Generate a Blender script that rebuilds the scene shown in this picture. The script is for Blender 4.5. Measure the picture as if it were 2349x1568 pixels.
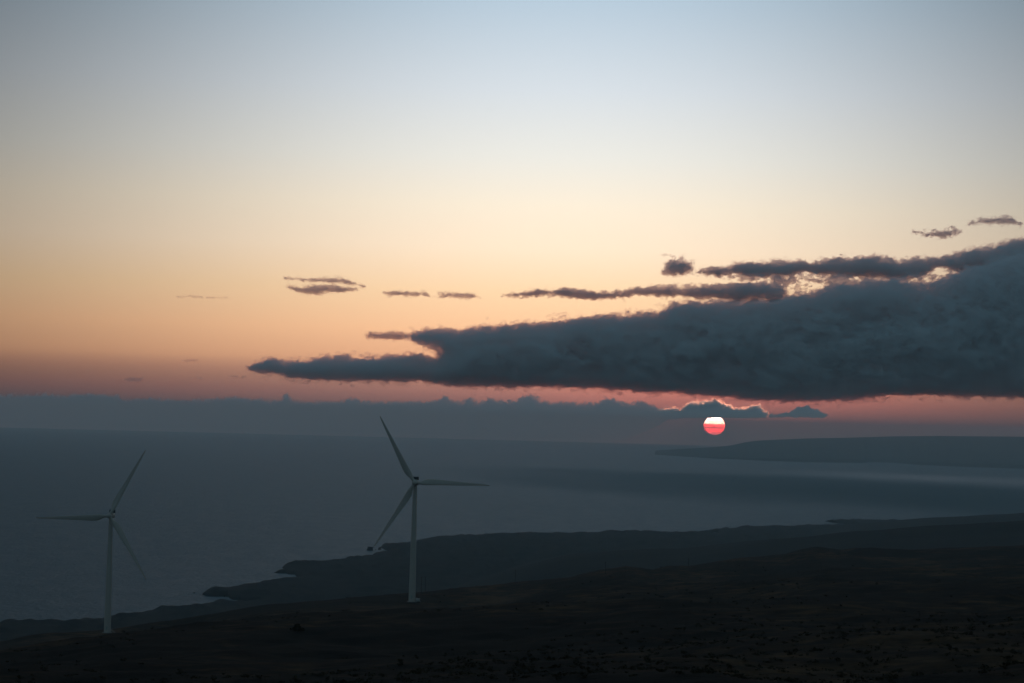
import bpy, math, random
import numpy as np
from mathutils import Vector, Matrix

# ------------------------------------------------------------------ scene, camera
S = bpy.context.scene
for o in list(bpy.data.objects):
    bpy.data.objects.remove(o)
COL = S.collection
R = math.radians

W0, H0 = 2349.0, 1568.0            # pixel frame the positions were measured in
FOC = 5189.0                       # focal length in those pixels (sun disc = 0.53 deg)
EYE = Vector((0.0, 0.0, 350.0))    # the viewpoint is 350 m above the sea
LEVEL_Y = 960.0                    # true level at the centre column
ROLL = R(1.5)
PITCH = math.atan((LEVEL_Y - H0 / 2) / FOC)
REARTH = 6.371e6 * 7 / 6           # earth radius with usual refraction

_f = Vector((0, math.cos(PITCH), math.sin(PITCH)))
_R0 = Vector((1, 0, 0))
_U0 = Vector((0, -math.sin(PITCH), math.cos(PITCH)))
_r = _R0 * math.cos(ROLL) + _U0 * math.sin(ROLL)
_u = -_R0 * math.sin(ROLL) + _U0 * math.cos(ROLL)

cam_d = bpy.data.cameras.new('camera')
cam = bpy.data.objects.new('camera', cam_d)
COL.objects.link(cam)
cam_d.sensor_width = 36.0
cam_d.lens = 36.0 * FOC / W0
cam_d.clip_start = 0.5
cam_d.clip_end = 400000.0
m = Matrix.Identity(4)
for i in range(3):
    m[i][0], m[i][1], m[i][2], m[i][3] = _r[i], _u[i], -_f[i], EYE[i]
cam.matrix_world = m
S.camera = cam


def ray(px, py):
    """direction(s) of a measured picture point, scaled to y = 1"""
    px = np.asarray(px, float); py = np.asarray(py, float)
    a = (px - W0 / 2)[..., None]; b = (H0 / 2 - py)[..., None]
    d = np.array(_f) * FOC + np.array(_r) * a + np.array(_u) * b
    return d / d[..., 1:2]


def az_tan(px, py):
    d = ray(px, py)
    h = np.hypot(d[..., 0], d[..., 1])
    return np.arctan2(d[..., 0], d[..., 1]), -d[..., 2] / h      # azimuth, tangent of depression


def sea_z(r):
    return -r * r / (2 * REARTH)


def sea_range(t):
    """horizontal range at which a ray of depression tangent t meets the sea"""
    t = np.asarray(t, float)
    q = np.maximum(t * t * REARTH ** 2 - 2 * REARTH * EYE.z, 0)
    return t * REARTH - np.sqrt(q)


SUN_AZ = float(az_tan(1639, 977)[0])
SUN_EL = -math.atan(float(az_tan(1639, 977)[1]))

# ------------------------------------------------------------------ render settings
S.view_settings.view_transform = 'Standard'
S.view_settings.look = 'None'
S.view_settings.exposure = 0.0
S.view_settings.gamma = 1.0
S.view_settings.use_curve_mapping = False
cy = S.cycles
cy.use_denoising = True
cy.max_bounces = 12
cy.diffuse_bounces = 2
cy.glossy_bounces = 3
cy.volume_bounces = 10
cy.transparent_max_bounces = 64
cy.sample_clamp_indirect = 4.0


def lin(r, g, b):
    def c(v):
        v /= 255.0
        return v / 12.92 if v <= 0.04045 else ((v + 0.055) / 1.055) ** 2.4
    return (c(r), c(g), c(b), 1.0)


class NT:
    """little helper around a node tree"""
    def __init__(self, tree):
        self.t = tree

    def n(self, kind, **kw):
        nd = self.t.nodes.new(kind)
        for k, v in kw.items():
            setattr(nd, k, v)
        return nd

    def l(self, a, b):
        self.t.links.new(a, b)

    def put(self, sock, v):
        if isinstance(v, bpy.types.NodeSocket):
            self.l(v, sock)
        else:
            sock.default_value = v

    def math(self, op, a, b=0.0, clamp=False):
        nd = self.n('ShaderNodeMath', operation=op, use_clamp=clamp)
        self.put(nd.inputs[0], a); self.put(nd.inputs[1], b)
        return nd.outputs[0]

    def mix(self, f, a, b, blend='MIX'):
        nd = self.n('ShaderNodeMix', data_type='RGBA', blend_type=blend)
        self.put(nd.inputs[0], f); self.put(nd.inputs[6], a); self.put(nd.inputs[7], b)
        return nd.outputs[2]

    def ramp(self, f, stops, interp='LINEAR'):
        nd = self.n('ShaderNodeValToRGB')
        cr = nd.color_ramp
        cr.interpolation = interp
        while len(cr.elements) < len(stops):
            cr.elements.new(0.5)
        for e, (p, c) in zip(cr.elements, stops):
            e.position = p
        for e, (p, c) in zip(cr.elements, stops):
            e.color = c
        self.l(f, nd.inputs[0])
        return nd.outputs[0]

    def noise(self, vec, scale, detail=4.0, rough=0.55, dist=0.0):
        nd = self.n('ShaderNodeTexNoise')
        self.l(vec, nd.inputs['Vector'])
        nd.inputs['Scale'].default_value = scale
        nd.inputs['Detail'].default_value = detail
        nd.inputs['Roughness'].default_value = rough
        nd.inputs['Distortion'].default_value = dist
        return nd.outputs[0]


# ------------------------------------------------------------------ sky
world = bpy.data.worlds.new('World')
S.world = world
world.use_nodes = True
wt = world.node_tree
wt.nodes.clear()
w = NT(wt)
tc = w.n('ShaderNodeTexCoord')
sx = w.n('ShaderNodeSeparateXYZ')
w.l(tc.outputs['Generated'], sx.inputs[0])
el = w.math('MULTIPLY', w.math('ARCSINE', sx.outputs[2]), 180 / math.pi)
az = w.math('MULTIPLY', w.math('ARCTAN2', sx.outputs[0], sx.outputs[1]), 180 / math.pi)
EMAX = 40.0
pos = w.math('DIVIDE', w.math('ADD', el, 1.0), EMAX + 1.0, clamp=True)
SKY = [(-1.0, (84, 84, 88)), (-0.2, (100, 88, 89)), (0.1, (122, 96, 94)), (0.45, (150, 111, 104)), (0.65, (164, 120, 109)), (0.9, (180, 134, 115)),
       (1.15, (202, 150, 124)), (1.45, (238, 181, 140)), (2.2, (255, 202, 156)), (3.2, (255, 218, 174)),
       (4.3, (255, 232, 203)), (5.4, (248, 235, 213)), (6.6, (232, 231, 223)), (8.3, (211, 219, 225)),
       (10.5, (180, 199, 214)), (15, (146, 180, 206)), (24, (104, 142, 172)), (40, (56, 88, 118))]
sky_c = w.ramp(pos, [((e + 1) / (EMAX + 1), lin(*c)) for e, c in SKY])
da = w.math('SUBTRACT', az, 1.4)
hi = w.math('ADD', 1.0, w.math('MULTIPLY', w.math('MAXIMUM', w.math('SUBTRACT', el, 3.0), 0.0), 0.055))
g = w.math('POWER', math.e, w.math('MULTIPLY', w.math('MULTIPLY', w.math('MULTIPLY', da, da), hi), -1 / 14.2 ** 2))
g = w.math('ADD', w.math('MULTIPLY', g, 0.85), 0.15)
sky_c = w.mix(1.0, sky_c, g, 'MULTIPLY')
# the side away from the sun is dusky blue
back = w.math('DIVIDE', w.math('SUBTRACT', 78.0, w.math('ABSOLUTE', da)), 60.0, clamp=True)
sky_c = w.mix(back, (0.058, 0.104, 0.138, 1), sky_c)
# reddish glow low down around the sun
sdx = w.math('SUBTRACT', az, math.degrees(SUN_AZ))
sdz = w.math('SUBTRACT', el, 0.85)
rr = w.math('ADD', w.math('MULTIPLY', w.math('MULTIPLY', sdx, sdx), 1 / 5.0 ** 2), w.math('MULTIPLY', w.math('MULTIPLY', sdz, sdz), 1 / 0.6 ** 2))
glow = w.math('POWER', math.e, w.math('MULTIPLY', rr, -1.0))
glow_c = w.mix(1.0, (0.24, 0.025, 0.015, 1), glow, 'MULTIPLY')
sky_c = w.mix(1.0, sky_c, glow_c, 'ADD')
bg = w.n('ShaderNodeBackground')
w.l(sky_c, bg.inputs[0])
bg.inputs[1].default_value = 1.1
wo = w.n('ShaderNodeOutputWorld')
w.l(bg.outputs[0], wo.inputs[0])

# ------------------------------------------------------------------ the low sun's light
sl = bpy.data.lights.new('sunlight', 'SUN')
sl.energy = 0.09
sl.angle = R(0.5)
sl.color = (1.0, 0.40, 0.22)
so = bpy.data.objects.new('sunlight', sl)
COL.objects.link(so)
sun_dir = Vector((math.sin(SUN_AZ) * math.cos(SUN_EL), math.cos(SUN_AZ) * math.cos(SUN_EL), math.sin(SUN_EL)))
so.rotation_euler = sun_dir.to_track_quat('Z', 'Y').to_euler()
so.location = (0, 0, 900)


# ------------------------------------------------------------------ helpers
def tag(o, label=None, cat=None, group=None, kind=None):
    if label: o['label'] = label
    if cat: o['category'] = cat
    if group: o['group'] = group
    if kind: o['kind'] = kind
    return o


def empty(name, loc, rz=0.0):
    o = bpy.data.objects.new(name, None)
    COL.objects.link(o)
    o.location = loc
    o.rotation_euler = (0, 0, rz)
    o.empty_display_size = 2.0
    return o


def mesh_np(name, verts, quads, mat=None, parent=None, smooth=True):
    """one mesh object from arrays; quads (n,4) or triangles (n,3)"""
    me = bpy.data.meshes.new(name)
    verts = np.ascontiguousarray(verts, np.float32)
    quads = np.ascontiguousarray(quads, np.int32)
    k = quads.shape[1]
    me.vertices.add(len(verts)); me.vertices.foreach_set('co', verts.ravel())
    me.loops.add(quads.size); me.loops.foreach_set('vertex_index', quads.ravel())
    me.polygons.add(len(quads))
    me.polygons.foreach_set('loop_start', np.arange(0, quads.size, k, dtype=np.int32))
    me.polygons.foreach_set('loop_total', np.full(len(quads), k, np.int32))
    me.polygons.foreach_set('use_smooth', np.full(len(quads), smooth, bool))
    me.update(calc_edges=True)
    me.validate()
    if mat: me.materials.append(mat)
    o = bpy.data.objects.new(name, me)
    COL.objects.link(o)
    if parent: o.parent = parent
    return o


class MB:
    """collects simple shapes and links them as one mesh object"""
    def __init__(self):
        self.v = []; self.f = []; self.s = []

    def add(self, v, f, smooth=False):
        b = len(self.v)
        self.v += [tuple(p) for p in v]
        self.f += [tuple(i + b for i in q) for q in f]
        self.s += [smooth] * len(f)

    def box(self, x0, x1, y0, y1, z0, z1):
        v = [(x, y, z) for x in (x0, x1) for y in (y0, y1) for z in (z0, z1)]
        self.add(v, [(0, 1, 3, 2), (4, 6, 7, 5), (0, 4, 5, 1), (2, 3, 7, 6), (0, 2, 6, 4), (1, 5, 7, 3)])

    def loft(self, rings, cap=True, smooth=True):
        n = len(rings[0])
        v = [p for rg in rings for p in rg]
        f = []
        for i in range(len(rings) - 1):
            for j in range(n):
                k = (j + 1) % n
                f.append((i * n + j, i * n + k, (i + 1) * n + k, (i + 1) * n + j))
        self.add(v, f, smooth)
        if cap:
            self.add(rings[0], [tuple(range(n - 1, -1, -1))])
            self.add(rings[-1], [tuple(range(n))])

    def tube(self, a, b, ra, rb, n=12):
        a = Vector(a); b = Vector(b)
        d = (b - a).normalized()
        s = d.orthogonal().normalized(); t = d.cross(s)
        ring = lambda c, r: [c + (s * math.cos(q) + t * math.sin(q)) * r for q in (2 * math.pi * i / n for i in range(n))]
        self.loft([ring(a, ra), ring(b, rb)])

    def build(self, name, mat, parent=None):
        me = bpy.data.meshes.new(name)
        me.from_pydata(self.v, [], self.f)
        me.polygons.foreach_set('use_smooth', self.s)
        me.materials.append(mat)
        me.validate(); me.update()
        o = bpy.data.objects.new(name, me)
        COL.objects.link(o)
        if parent: o.parent = parent
        return o


def material(name):
    mt = bpy.data.materials.new(name)
    mt.use_nodes = True
    mt.node_tree.nodes.clear()
    t = NT(mt.node_tree)
    out = t.n('ShaderNodeOutputMaterial')
    return mt, t, out


def principled(name, base, rough=0.6, metal=0.0, var=0.15, scale=1.5, spec=0.5):
    mt, t, out = material(name)
    p = t.n('ShaderNodeBsdfPrincipled')
    c = t.n('ShaderNodeTexCoord')
    nz = t.noise(c.outputs['Object'], scale, 5.0)
    lo = tuple(v * (1 - var) for v in base) + (1,)
    hi = tuple(min(v * (1 + var), 1) for v in base) + (1,)
    t.l(t.mix(nz, lo, hi), p.inputs['Base Color'])
    p.inputs['Roughness'].default_value = rough
    p.inputs['Metallic'].default_value = metal
    p.inputs['Specular IOR Level'].default_value = spec
    t.l(p.outputs[0], out.inputs[0])
    return mt


def _hash(ix, iy, seed):
    h = (ix.astype(np.int64) * 374761393 + iy.astype(np.int64) * 668265263 + seed * 974634777) & 0x7fffffff
    h = ((h ^ (h >> 13)) * 1274126177) & 0x7fffffff
    return ((h ^ (h >> 16)) & 0xffff) / 65535.0 * 2 * np.pi


def perlin(x, y, seed=0):
    x0 = np.floor(x); y0 = np.floor(y)
    fx = x - x0; fy = y - y0
    u = fx ** 3 * (fx * (fx * 6 - 15) + 10); v = fy ** 3 * (fy * (fy * 6 - 15) + 10)
    out = 0
    for dx in (0, 1):
        for dy in (0, 1):
            a = _hash(x0 + dx, y0 + dy, seed)
            gdot = np.cos(a) * (fx - dx) + np.sin(a) * (fy - dy)
            out = out + gdot * (u if dx else 1 - u) * (v if dy else 1 - v)
    return out * 1.5


def fbm(x, y, wl, octs, seed=0, gain=0.5):
    s = 0; a = 1.0
    for i in range(octs):
        s = s + a * perlin(x / wl + 17.3 * i, y / wl - 9.1 * i, seed + i)
        wl *= 0.5; a *= gain
    return s


def sstep(a, b, x):
    t = np.clip((x - a) / (b - a), 0, 1)
    return t * t * (3 - 2 * t)


def sdf_poly(px, py, poly):
    """signed distance to a polygon, positive inside"""
    p = np.asarray(poly, float)
    q = np.roll(p, -1, 0)
    d = np.full(px.shape, 1e18)
    inside = np.zeros(px.shape, bool)
    for (ax, ay), (bx, by) in zip(p, q):
        ex, ey = bx - ax, by - ay
        t = np.clip(((px - ax) * ex + (py - ay) * ey) / max(ex * ex + ey * ey, 1e-9), 0, 1)
        d = np.minimum(d, (px - ax - t * ex) ** 2 + (py - ay - t * ey) ** 2)
        if ay != by:
            c = ((ay > py) != (by > py)) & (px < (bx - ax) * (py - ay) / (by - ay) + ax)
            inside ^= c
    d = np.sqrt(d)
    return np.where(inside, d, -d)


# ------------------------------------------------------------------ the land
CREST = [(-300, 1512, 1580), (0, 1472, 1600), (130, 1452, 1620), (260, 1437, 1650), (450, 1413, 1650), (600, 1392, 1650), (800, 1370, 1700),
         (945, 1357, 1750), (1150, 1340, 1850), (1309, 1325, 1930), (1360, 1309, 1980), (1437, 1295, 2030), (1496, 1304, 2080),
         (1531, 1297, 2120), (1580, 1299, 2150), (1645, 1288, 2200), (1700, 1280, 2250), (1800, 1270, 2350), (1850, 1257, 2400),
         (1875, 1254, 2410), (1930, 1260, 2440), (1964, 1255, 2460), (2091, 1261, 2500), (2227, 1257, 2550), (2349, 1255, 2600), (2650, 1252, 2700)]
BASEC = [(-300, 1520, 1480), (0, 1482, 1550), (246, 1453, 1562), (600, 1412, 1520), (945, 1382, 1512), (1150, 1369, 1540), (1309, 1362, 1550), (1437, 1352, 1550),
         (1600, 1345, 1600), (1900, 1312, 1700), (2349, 1296, 1750), (2650, 1290, 1800)]
NEARC = [(-300, 1578, 330), (0, 1572, 330), (1174, 1566, 330), (2349, 1558, 330), (2650, 1556, 330)]
RIDGEM = [(700, 1500), (1000, 1372), (1309, 1287), (1420, 1279), (1560, 1272), (1738, 1250), (1900, 1232), (2145, 1212), (2349, 1200), (2650, 1190)]
RIDGEN = [(1500, 1300), (1850, 1232), (1960, 1212), (2096, 1199), (2200, 1192), (2349, 1184), (2650, 1175)]
RM, RN = 4300.0, 7400.0
COAST = [(-700, 1500), (-300, 1462), (0, 1434), (60, 1429), (120, 1424), (146, 1427), (200, 1425), (239, 1419), (301, 1408), (372, 1399), (430, 1393),
         (464, 1385), (493, 1380), (516, 1381), (556, 1382), (599, 1376.5), (556, 1374), (527, 1369.5), (525, 1365), (473, 1362.5), (462, 1358),
         (473, 1352), (500, 1350), (536, 1346), (541, 1341.5), (590, 1338), (593, 1333), (640, 1328), (673, 1325), (684, 1321), (677, 1314.5),
         (650, 1311), (624, 1309), (650, 1303.5), (647, 1297), (657, 1289.5), (734, 1286.6), (805, 1279), (810, 1276), (854, 1268), (876, 1265),
         (902, 1266), (890, 1262), (885, 1259), (873, 1252.5), (876, 1247), (911, 1246), (942, 1241.5), (978, 1233.5), (1004, 1229), (1075, 1227),
         (1120, 1224), (1186, 1222), (1252, 1223), (1310, 1223.5), (1389, 1219), (1511, 1218.5), (1638, 1222), (1650, 1219), (1620, 1216.5), (1692, 1211.5),
         (1706, 1207.6), (1806, 1206.7), (1865, 1204), (1965, 1203), (1919, 1198.5), (1887, 1193), (1964, 1192), (2096, 1196), (2349, 1188), (2800, 1170)]


def coast_world():
    c = np.array(COAST, float)
    a, t = az_tan(c[:, 0], c[:, 1])
    rg = sea_range(t * (350.0 / 345.0))
    pts = np.stack([np.sin(a) * rg, np.cos(a) * rg], 1)
    # finer, rougher shoreline
    out = []
    rs = np.random.RandomState(5)
    for i in range(len(pts) - 1):
        p, q = pts[i], pts[i + 1]
        n = max(1, int(np.hypot(*(q - p)) / 70))
        for k in range(n):
            s = p + (q - p) * k / n
            if k and 3 < i < len(pts) - 2:
                s = s + rs.normal(0, 13, 2)
            out.append(s)
    out.append(pts[-1])
    return out + [(14000, 2000), (14000, -9000), (-14000, -9000), (-9000, 0)]


COASTW = np.array(coast_world())


def curve_z(tab, az):
    t = np.array(tab, float)
    a, tn = az_tan(t[:, 0], t[:, 1])
    rg = t[:, 2] if t.shape[1] > 2 else None
    tn_i = np.interp(az, a, tn)
    return (np.interp(az, a, rg), tn_i) if rg is not None else tn_i


PADS = [(945, 1381, 1512.0), (246, 1452, 1562.0)]      # levelled ground under the turbines


def pad_point(px, py, rg):
    a, t = az_tan(px, py)
    return Vector((math.sin(a) * rg, math.cos(a) * rg, 350 - rg * float(t)))


def land_z(x, y, detail=True):
    az = np.arctan2(x, y); r = np.hypot(x, y)
    shp = az.shape
    r0, t0 = curve_z(NEARC, az); r1, t1 = curve_z(BASEC, az); r2, t2 = curve_z(CREST, az)
    z0, z1, z2 = 350 - r0 * t0, 350 - r1 * t1, 350 - r2 * t2
    z = np.where(r < r0, 347.2 + (z0 - 347.2) * (r / r0) ** 0.93,
                 np.where(r < r1, z0 + (z1 - z0) * (r - r0) / (r1 - r0),
                          np.where(r < r2, z1 + (z2 - z1) * (r - r1) / (r2 - r1),
                                   350 - r * t2 - 0.035 * (r - r2) - 0.00002 * (r - r2) ** 2)))
    # behind the viewpoint the slope simply carries on
    bk = sstep(R(28), R(100), np.abs(az))
    z = z * (1 - bk) + bk * np.maximum(347.2 - 0.05 * r, 20)
    near = sstep(20, 250, r) * (1 - sstep(0.0, 1.0, (r - r2) / 700.0)) if detail else np.zeros(shp)
    if detail:
        hum = fbm(x, y * 0.7, 210.0, 3, 3) * 5.2 + fbm(x, y, 38.0, 4, 11) * 1.3
        crest_w = 1 - 0.65 * np.exp(-((r - r2) / 120.0) ** 2)
        for pad in PADS:
            c = pad_point(*pad)
            al = np.hypot(c.x, c.y)
            ux, uy = c.x / al, c.y / al
            along = x * ux + y * uy - al
            across = np.abs(x * uy - y * ux)
            m_ = sstep(90, 30, across) * sstep(-600, -350, along) * sstep(90, 40, along)
            hum = hum * (1 - m_)
            flat_z = np.where(along < -12, c.z - 0.2 - along * 0.055 - 1.2, c.z - 0.1)
            z = z * (1 - m_) + m_ * np.where(along < 8, flat_z, np.minimum(z, c.z - 0.1 + (along - 8) * 0.02))
        z = z + hum * near * crest_w - 0.0 * near
    far = r > 2200
    if far.any():
        xf, yf, rf, af = x[far], y[far], r[far], az[far]
        d = sdf_poly(xf, yf, COASTW)
        rough = fbm(xf, yf, 140.0, 5, 23, 0.55)
        plain = np.where(d > 0, 6.0 * sstep(-4, 12, d) + np.maximum(fbm(xf, yf, 60.0, 3, 57), 0) * 8.0 * sstep(0, 30, d) + 0.016 * np.minimum(d, 1500) + 0.03 * np.maximum(np.minimum(d, 900) - 300, 0) * 0 + rough * (1.6 + 2.6 * sstep(0, 200, d)) + sea_z(rf),
                         -14 + np.maximum(d, -10) * 0.1)
        left = 1 - sstep(R(-9), R(-4), af)
        plain = plain + left * np.where(d > 0, np.minimum(d, 600) * 0.035 + 4 * sstep(0, 40, d), 0)
        tm = curve_z(RIDGEM, af); tn_ = curve_z(RIDGEN, af)
        bump = fbm(xf, yf, 420.0, 5, 41) * 9.0
        hm = 350 - RM * tm - np.sqrt((rf - RM) ** 2 + 250 ** 2) * 0.062 + 250 * 0.062 + bump * 0.6
        hn = 350 - RN * tn_ - np.sqrt((rf - RN) ** 2 + 300 ** 2) * 0.045 + 300 * 0.045 + bump * 0.8
        zz = np.maximum.reduce([z[far], plain, np.where(d > 0, hm, -30), np.where(d > 0, hn, -30)])
        z = z.copy(); z[far] = zz
    return z


def land_at(px, py, rmin=250.0, rmax=4000.0):
    """where the line of sight through a measured point meets the land"""
    a, t = az_tan(px, py)
    rg = np.arange(rmin, rmax, 2.0)
    xs, ys = np.sin(a) * rg, np.cos(a) * rg
    g_ = land_z(xs, ys)
    hit = np.nonzero(350 - rg * t <= g_)[0]
    i = hit[0] if len(hit) else len(rg) - 1
    return Vector((xs[i], ys[i], g_[i])), float(rg[i])


def build_ground():
    azs = np.concatenate([np.linspace(-180, -26, 60), np.linspace(-25, -16, 40), np.linspace(-15.9, 15.9, 1150), np.linspace(16, 25, 40), np.linspace(26, 180, 60)])
    azs = np.radians(azs)
    rs = np.concatenate([np.geomspace(2.0, 250, 50), np.geomspace(254, 2800, 330), np.geomspace(2815, 13000, 260)])
    A, RR = np.meshgrid(azs, rs)
    X, Y = np.sin(A) * RR, np.cos(A) * RR
    Z = land_z(X, Y)
    n, k = Z.shape
    idx = np.arange(n * k).reshape(n, k)
    q = np.stack([idx[:-1, :-1], idx[:-1, 1:], idx[1:, 1:], idx[1:, :-1]], -1).reshape(-1, 4)[:, ::-1]
    v = np.stack([X, Y, Z], -1).reshape(-1, 3)
    # drop faces far out at sea
    keep = (v[q][:, :, 2].max(1) > -12 + sea_z(np.hypot(v[q][:, 0, 0], v[q][:, 0, 1])))
    q = q[keep]
    mt, t, out = material('dry_grass_and_lava')
    p = t.n('ShaderNodeBsdfPrincipled')
    geo = t.n('ShaderNodeNewGeometry')
    pos_ = geo.outputs['Position']
    mp = t.n('ShaderNodeMapping'); mp.inputs['Scale'].default_value = (1, 0.35, 1)
    t.l(pos_, mp.inputs[0])
    big = t.noise(mp.outputs[0], 0.012, 6.0, 0.6)
    mid = t.noise(pos_, 0.09, 5.0, 0.6)
    fine = t.noise(pos_, 0.9, 4.0, 0.65)
    f1 = t.math('ADD', t.math('MULTIPLY', big, 0.6), t.math('MULTIPLY', mid, 0.4))
    cover = t.ramp(f1, [(0.38, (0.005, 0.0035, 0.0015, 1)), (0.46, (0.009, 0.0052, 0.002, 1)), (0.51, (0.018, 0.009, 0.0035, 1)), (0.56, (0.055, 0.027, 0.010, 1)), (0.63, (0.13, 0.065, 0.025, 1))])
    cover = t.mix(t.math('MULTIPLY', fine, 0.7), cover, (0.006, 0.005, 0.003, 1))
    lava = t.mix(t.noise(pos_, 0.008, 6.0), (0.012, 0.013, 0.013, 1), (0.028, 0.028, 0.022, 1))
    ln = t.n('ShaderNodeVectorMath', operation='LENGTH'); t.l(pos_, ln.inputs[0])
    t.l(t.mix(t.math('DIVIDE', t.math('SUBTRACT', ln.outputs['Value'], 2500.0), 500.0, clamp=True), cover, lava), p.inputs['Base Color'])
    p.inputs['Roughness'].default_value = 1.0
    p.inputs['Specular IOR Level'].default_value = 0.1
    b = t.n('ShaderNodeBump'); b.inputs['Strength'].default_value = 0.9; b.inputs['Distance'].default_value = 0.6
    t.l(fine, b.inputs['Height']); t.l(b.outputs[0], p.inputs['Normal'])
    t.l(p.outputs[0], out.inputs[0])
    o = mesh_np('ground', v, q, mt)
    tag(o, 'dark grassy hillside falling to a black lava coast', 'ground', kind='structure')


build_ground()


# ------------------------------------------------------------------ the sea
def build_sea():
    azs = np.radians(np.linspace(-180, 180, 361))
    rs = np.concatenate([np.linspace(0, 3000, 4), np.geomspace(3300, 84000, 160)])
    A, RR = np.meshgrid(azs[:-1], rs)
    X, Y, Z = np.sin(A) * RR, np.cos(A) * RR, sea_z(RR)
    n, k = Z.shape
    idx = np.arange(n * k).reshape(n, k)
    j = np.roll(idx, -1, 1)
    q = np.stack([idx[1:-1], j[1:-1], j[2:], idx[2:]], -1).reshape(-1, 4)[:, ::-1]
    v = np.stack([X, Y, Z], -1).reshape(-1, 3)
    mt, t, out = material('evening_sea')
    p = t.n('ShaderNodeBsdfPrincipled')
    geo = t.n('ShaderNodeNewGeometry')
    pos_ = geo.outputs['Position']
    mp = t.n('ShaderNodeMapping'); mp.inputs['Scale'].default_value = (1, 0.45, 1); mp.inputs['Rotation'].default_value = (0, 0, R(12))
    t.l(pos_, mp.inputs[0])
    swell = t.noise(mp.outputs[0], 0.018, 3.0, 0.5)
    chop = t.noise(mp.outputs[0], 0.085, 5.0, 0.6)
    slick = t.noise(mp.outputs[0], 0.0006, 4.0, 0.5)
    p.inputs['Base Color'].default_value = (0.008, 0.066, 0.082, 1)
    p.inputs['IOR'].default_value = 1.33
    # calm water in the lee of the island, wind ruffled water elsewhere
    sp = t.n('ShaderNodeSeparateXYZ'); t.l(pos_, sp.inputs[0])
    ex = t.math('DIVIDE', t.math('SUBTRACT', sp.outputs[0], 3900.0), 1500.0)
    ey = t.math('DIVIDE', t.math('SUBTRACT', t.math('ADD', sp.outputs[1], t.math('MULTIPLY', sp.outputs[0], 0.85)), 19300.0), 2600.0)
    e2 = t.math('ADD', t.math('MULTIPLY', ex, ex), t.math('MULTIPLY', ey, ey))
    e2 = t.math('ADD', e2, t.math('MULTIPLY', t.math('SUBTRACT', slick, 0.5), 1.6))
    wind = t.math('ADD', 0.0, t.math('DIVIDE', t.math('SUBTRACT', e2, 0.15), 1.6, clamp=True))
    p.inputs['Specular IOR Level'].default_value = 0.36
    chopr = t.math('MULTIPLY', t.math('SUBTRACT', t.math('ADD', t.math('MULTIPLY', chop, 0.6), t.math('MULTIPLY', swell, 0.4)), 0.5), 0.4)
    rough = t.math('ADD', t.math('ADD', 0.40, t.math('MULTIPLY', wind, 0.14)), t.math('MULTIPLY', chopr, wind))
    # wind blown reach under the cloud
    fx = t.math('DIVIDE', t.math('SUBTRACT', sp.outputs[0], 2600.0), 3300.0)
    fy = t.math('DIVIDE', t.math('SUBTRACT', t.math('ADD', sp.outputs[1], t.math('MULTIPLY', sp.outputs[0], 0.75)), 14600.0), 4600.0)
    f2 = t.math('ADD', t.math('ADD', t.math('MULTIPLY', fx, fx), t.math('MULTIPLY', fy, fy)), t.math('MULTIPLY', t.math('SUBTRACT', slick, 0.5), 1.2))
    rough = t.math('ADD', rough, t.math('MULTIPLY', t.math('POWER', t.math('SUBTRACT', 1.0, f2, True), 1.5), 0.30))
    t.l(rough, p.inputs['Roughness'])
    b = t.n('ShaderNodeBump'); b.inputs['Distance'].default_value = 5.5
    t.l(t.math('ADD', t.math('MULTIPLY', wind, 0.92), 0.08), b.inputs['Strength'])
    t.l(t.math('ADD', t.math('MULTIPLY', swell, 0.8), t.math('MULTIPLY', chop, 1.0)), b.inputs['Height'])
    t.l(b.outputs[0], p.inputs['Normal'])
    t.l(p.outputs[0], out.inputs[0])
    o = mesh_np('water', v, q, mt)
    tag(o, 'grey blue evening sea rippled up to the hazy horizon', 'sea', kind='structure')


build_sea()


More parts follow.
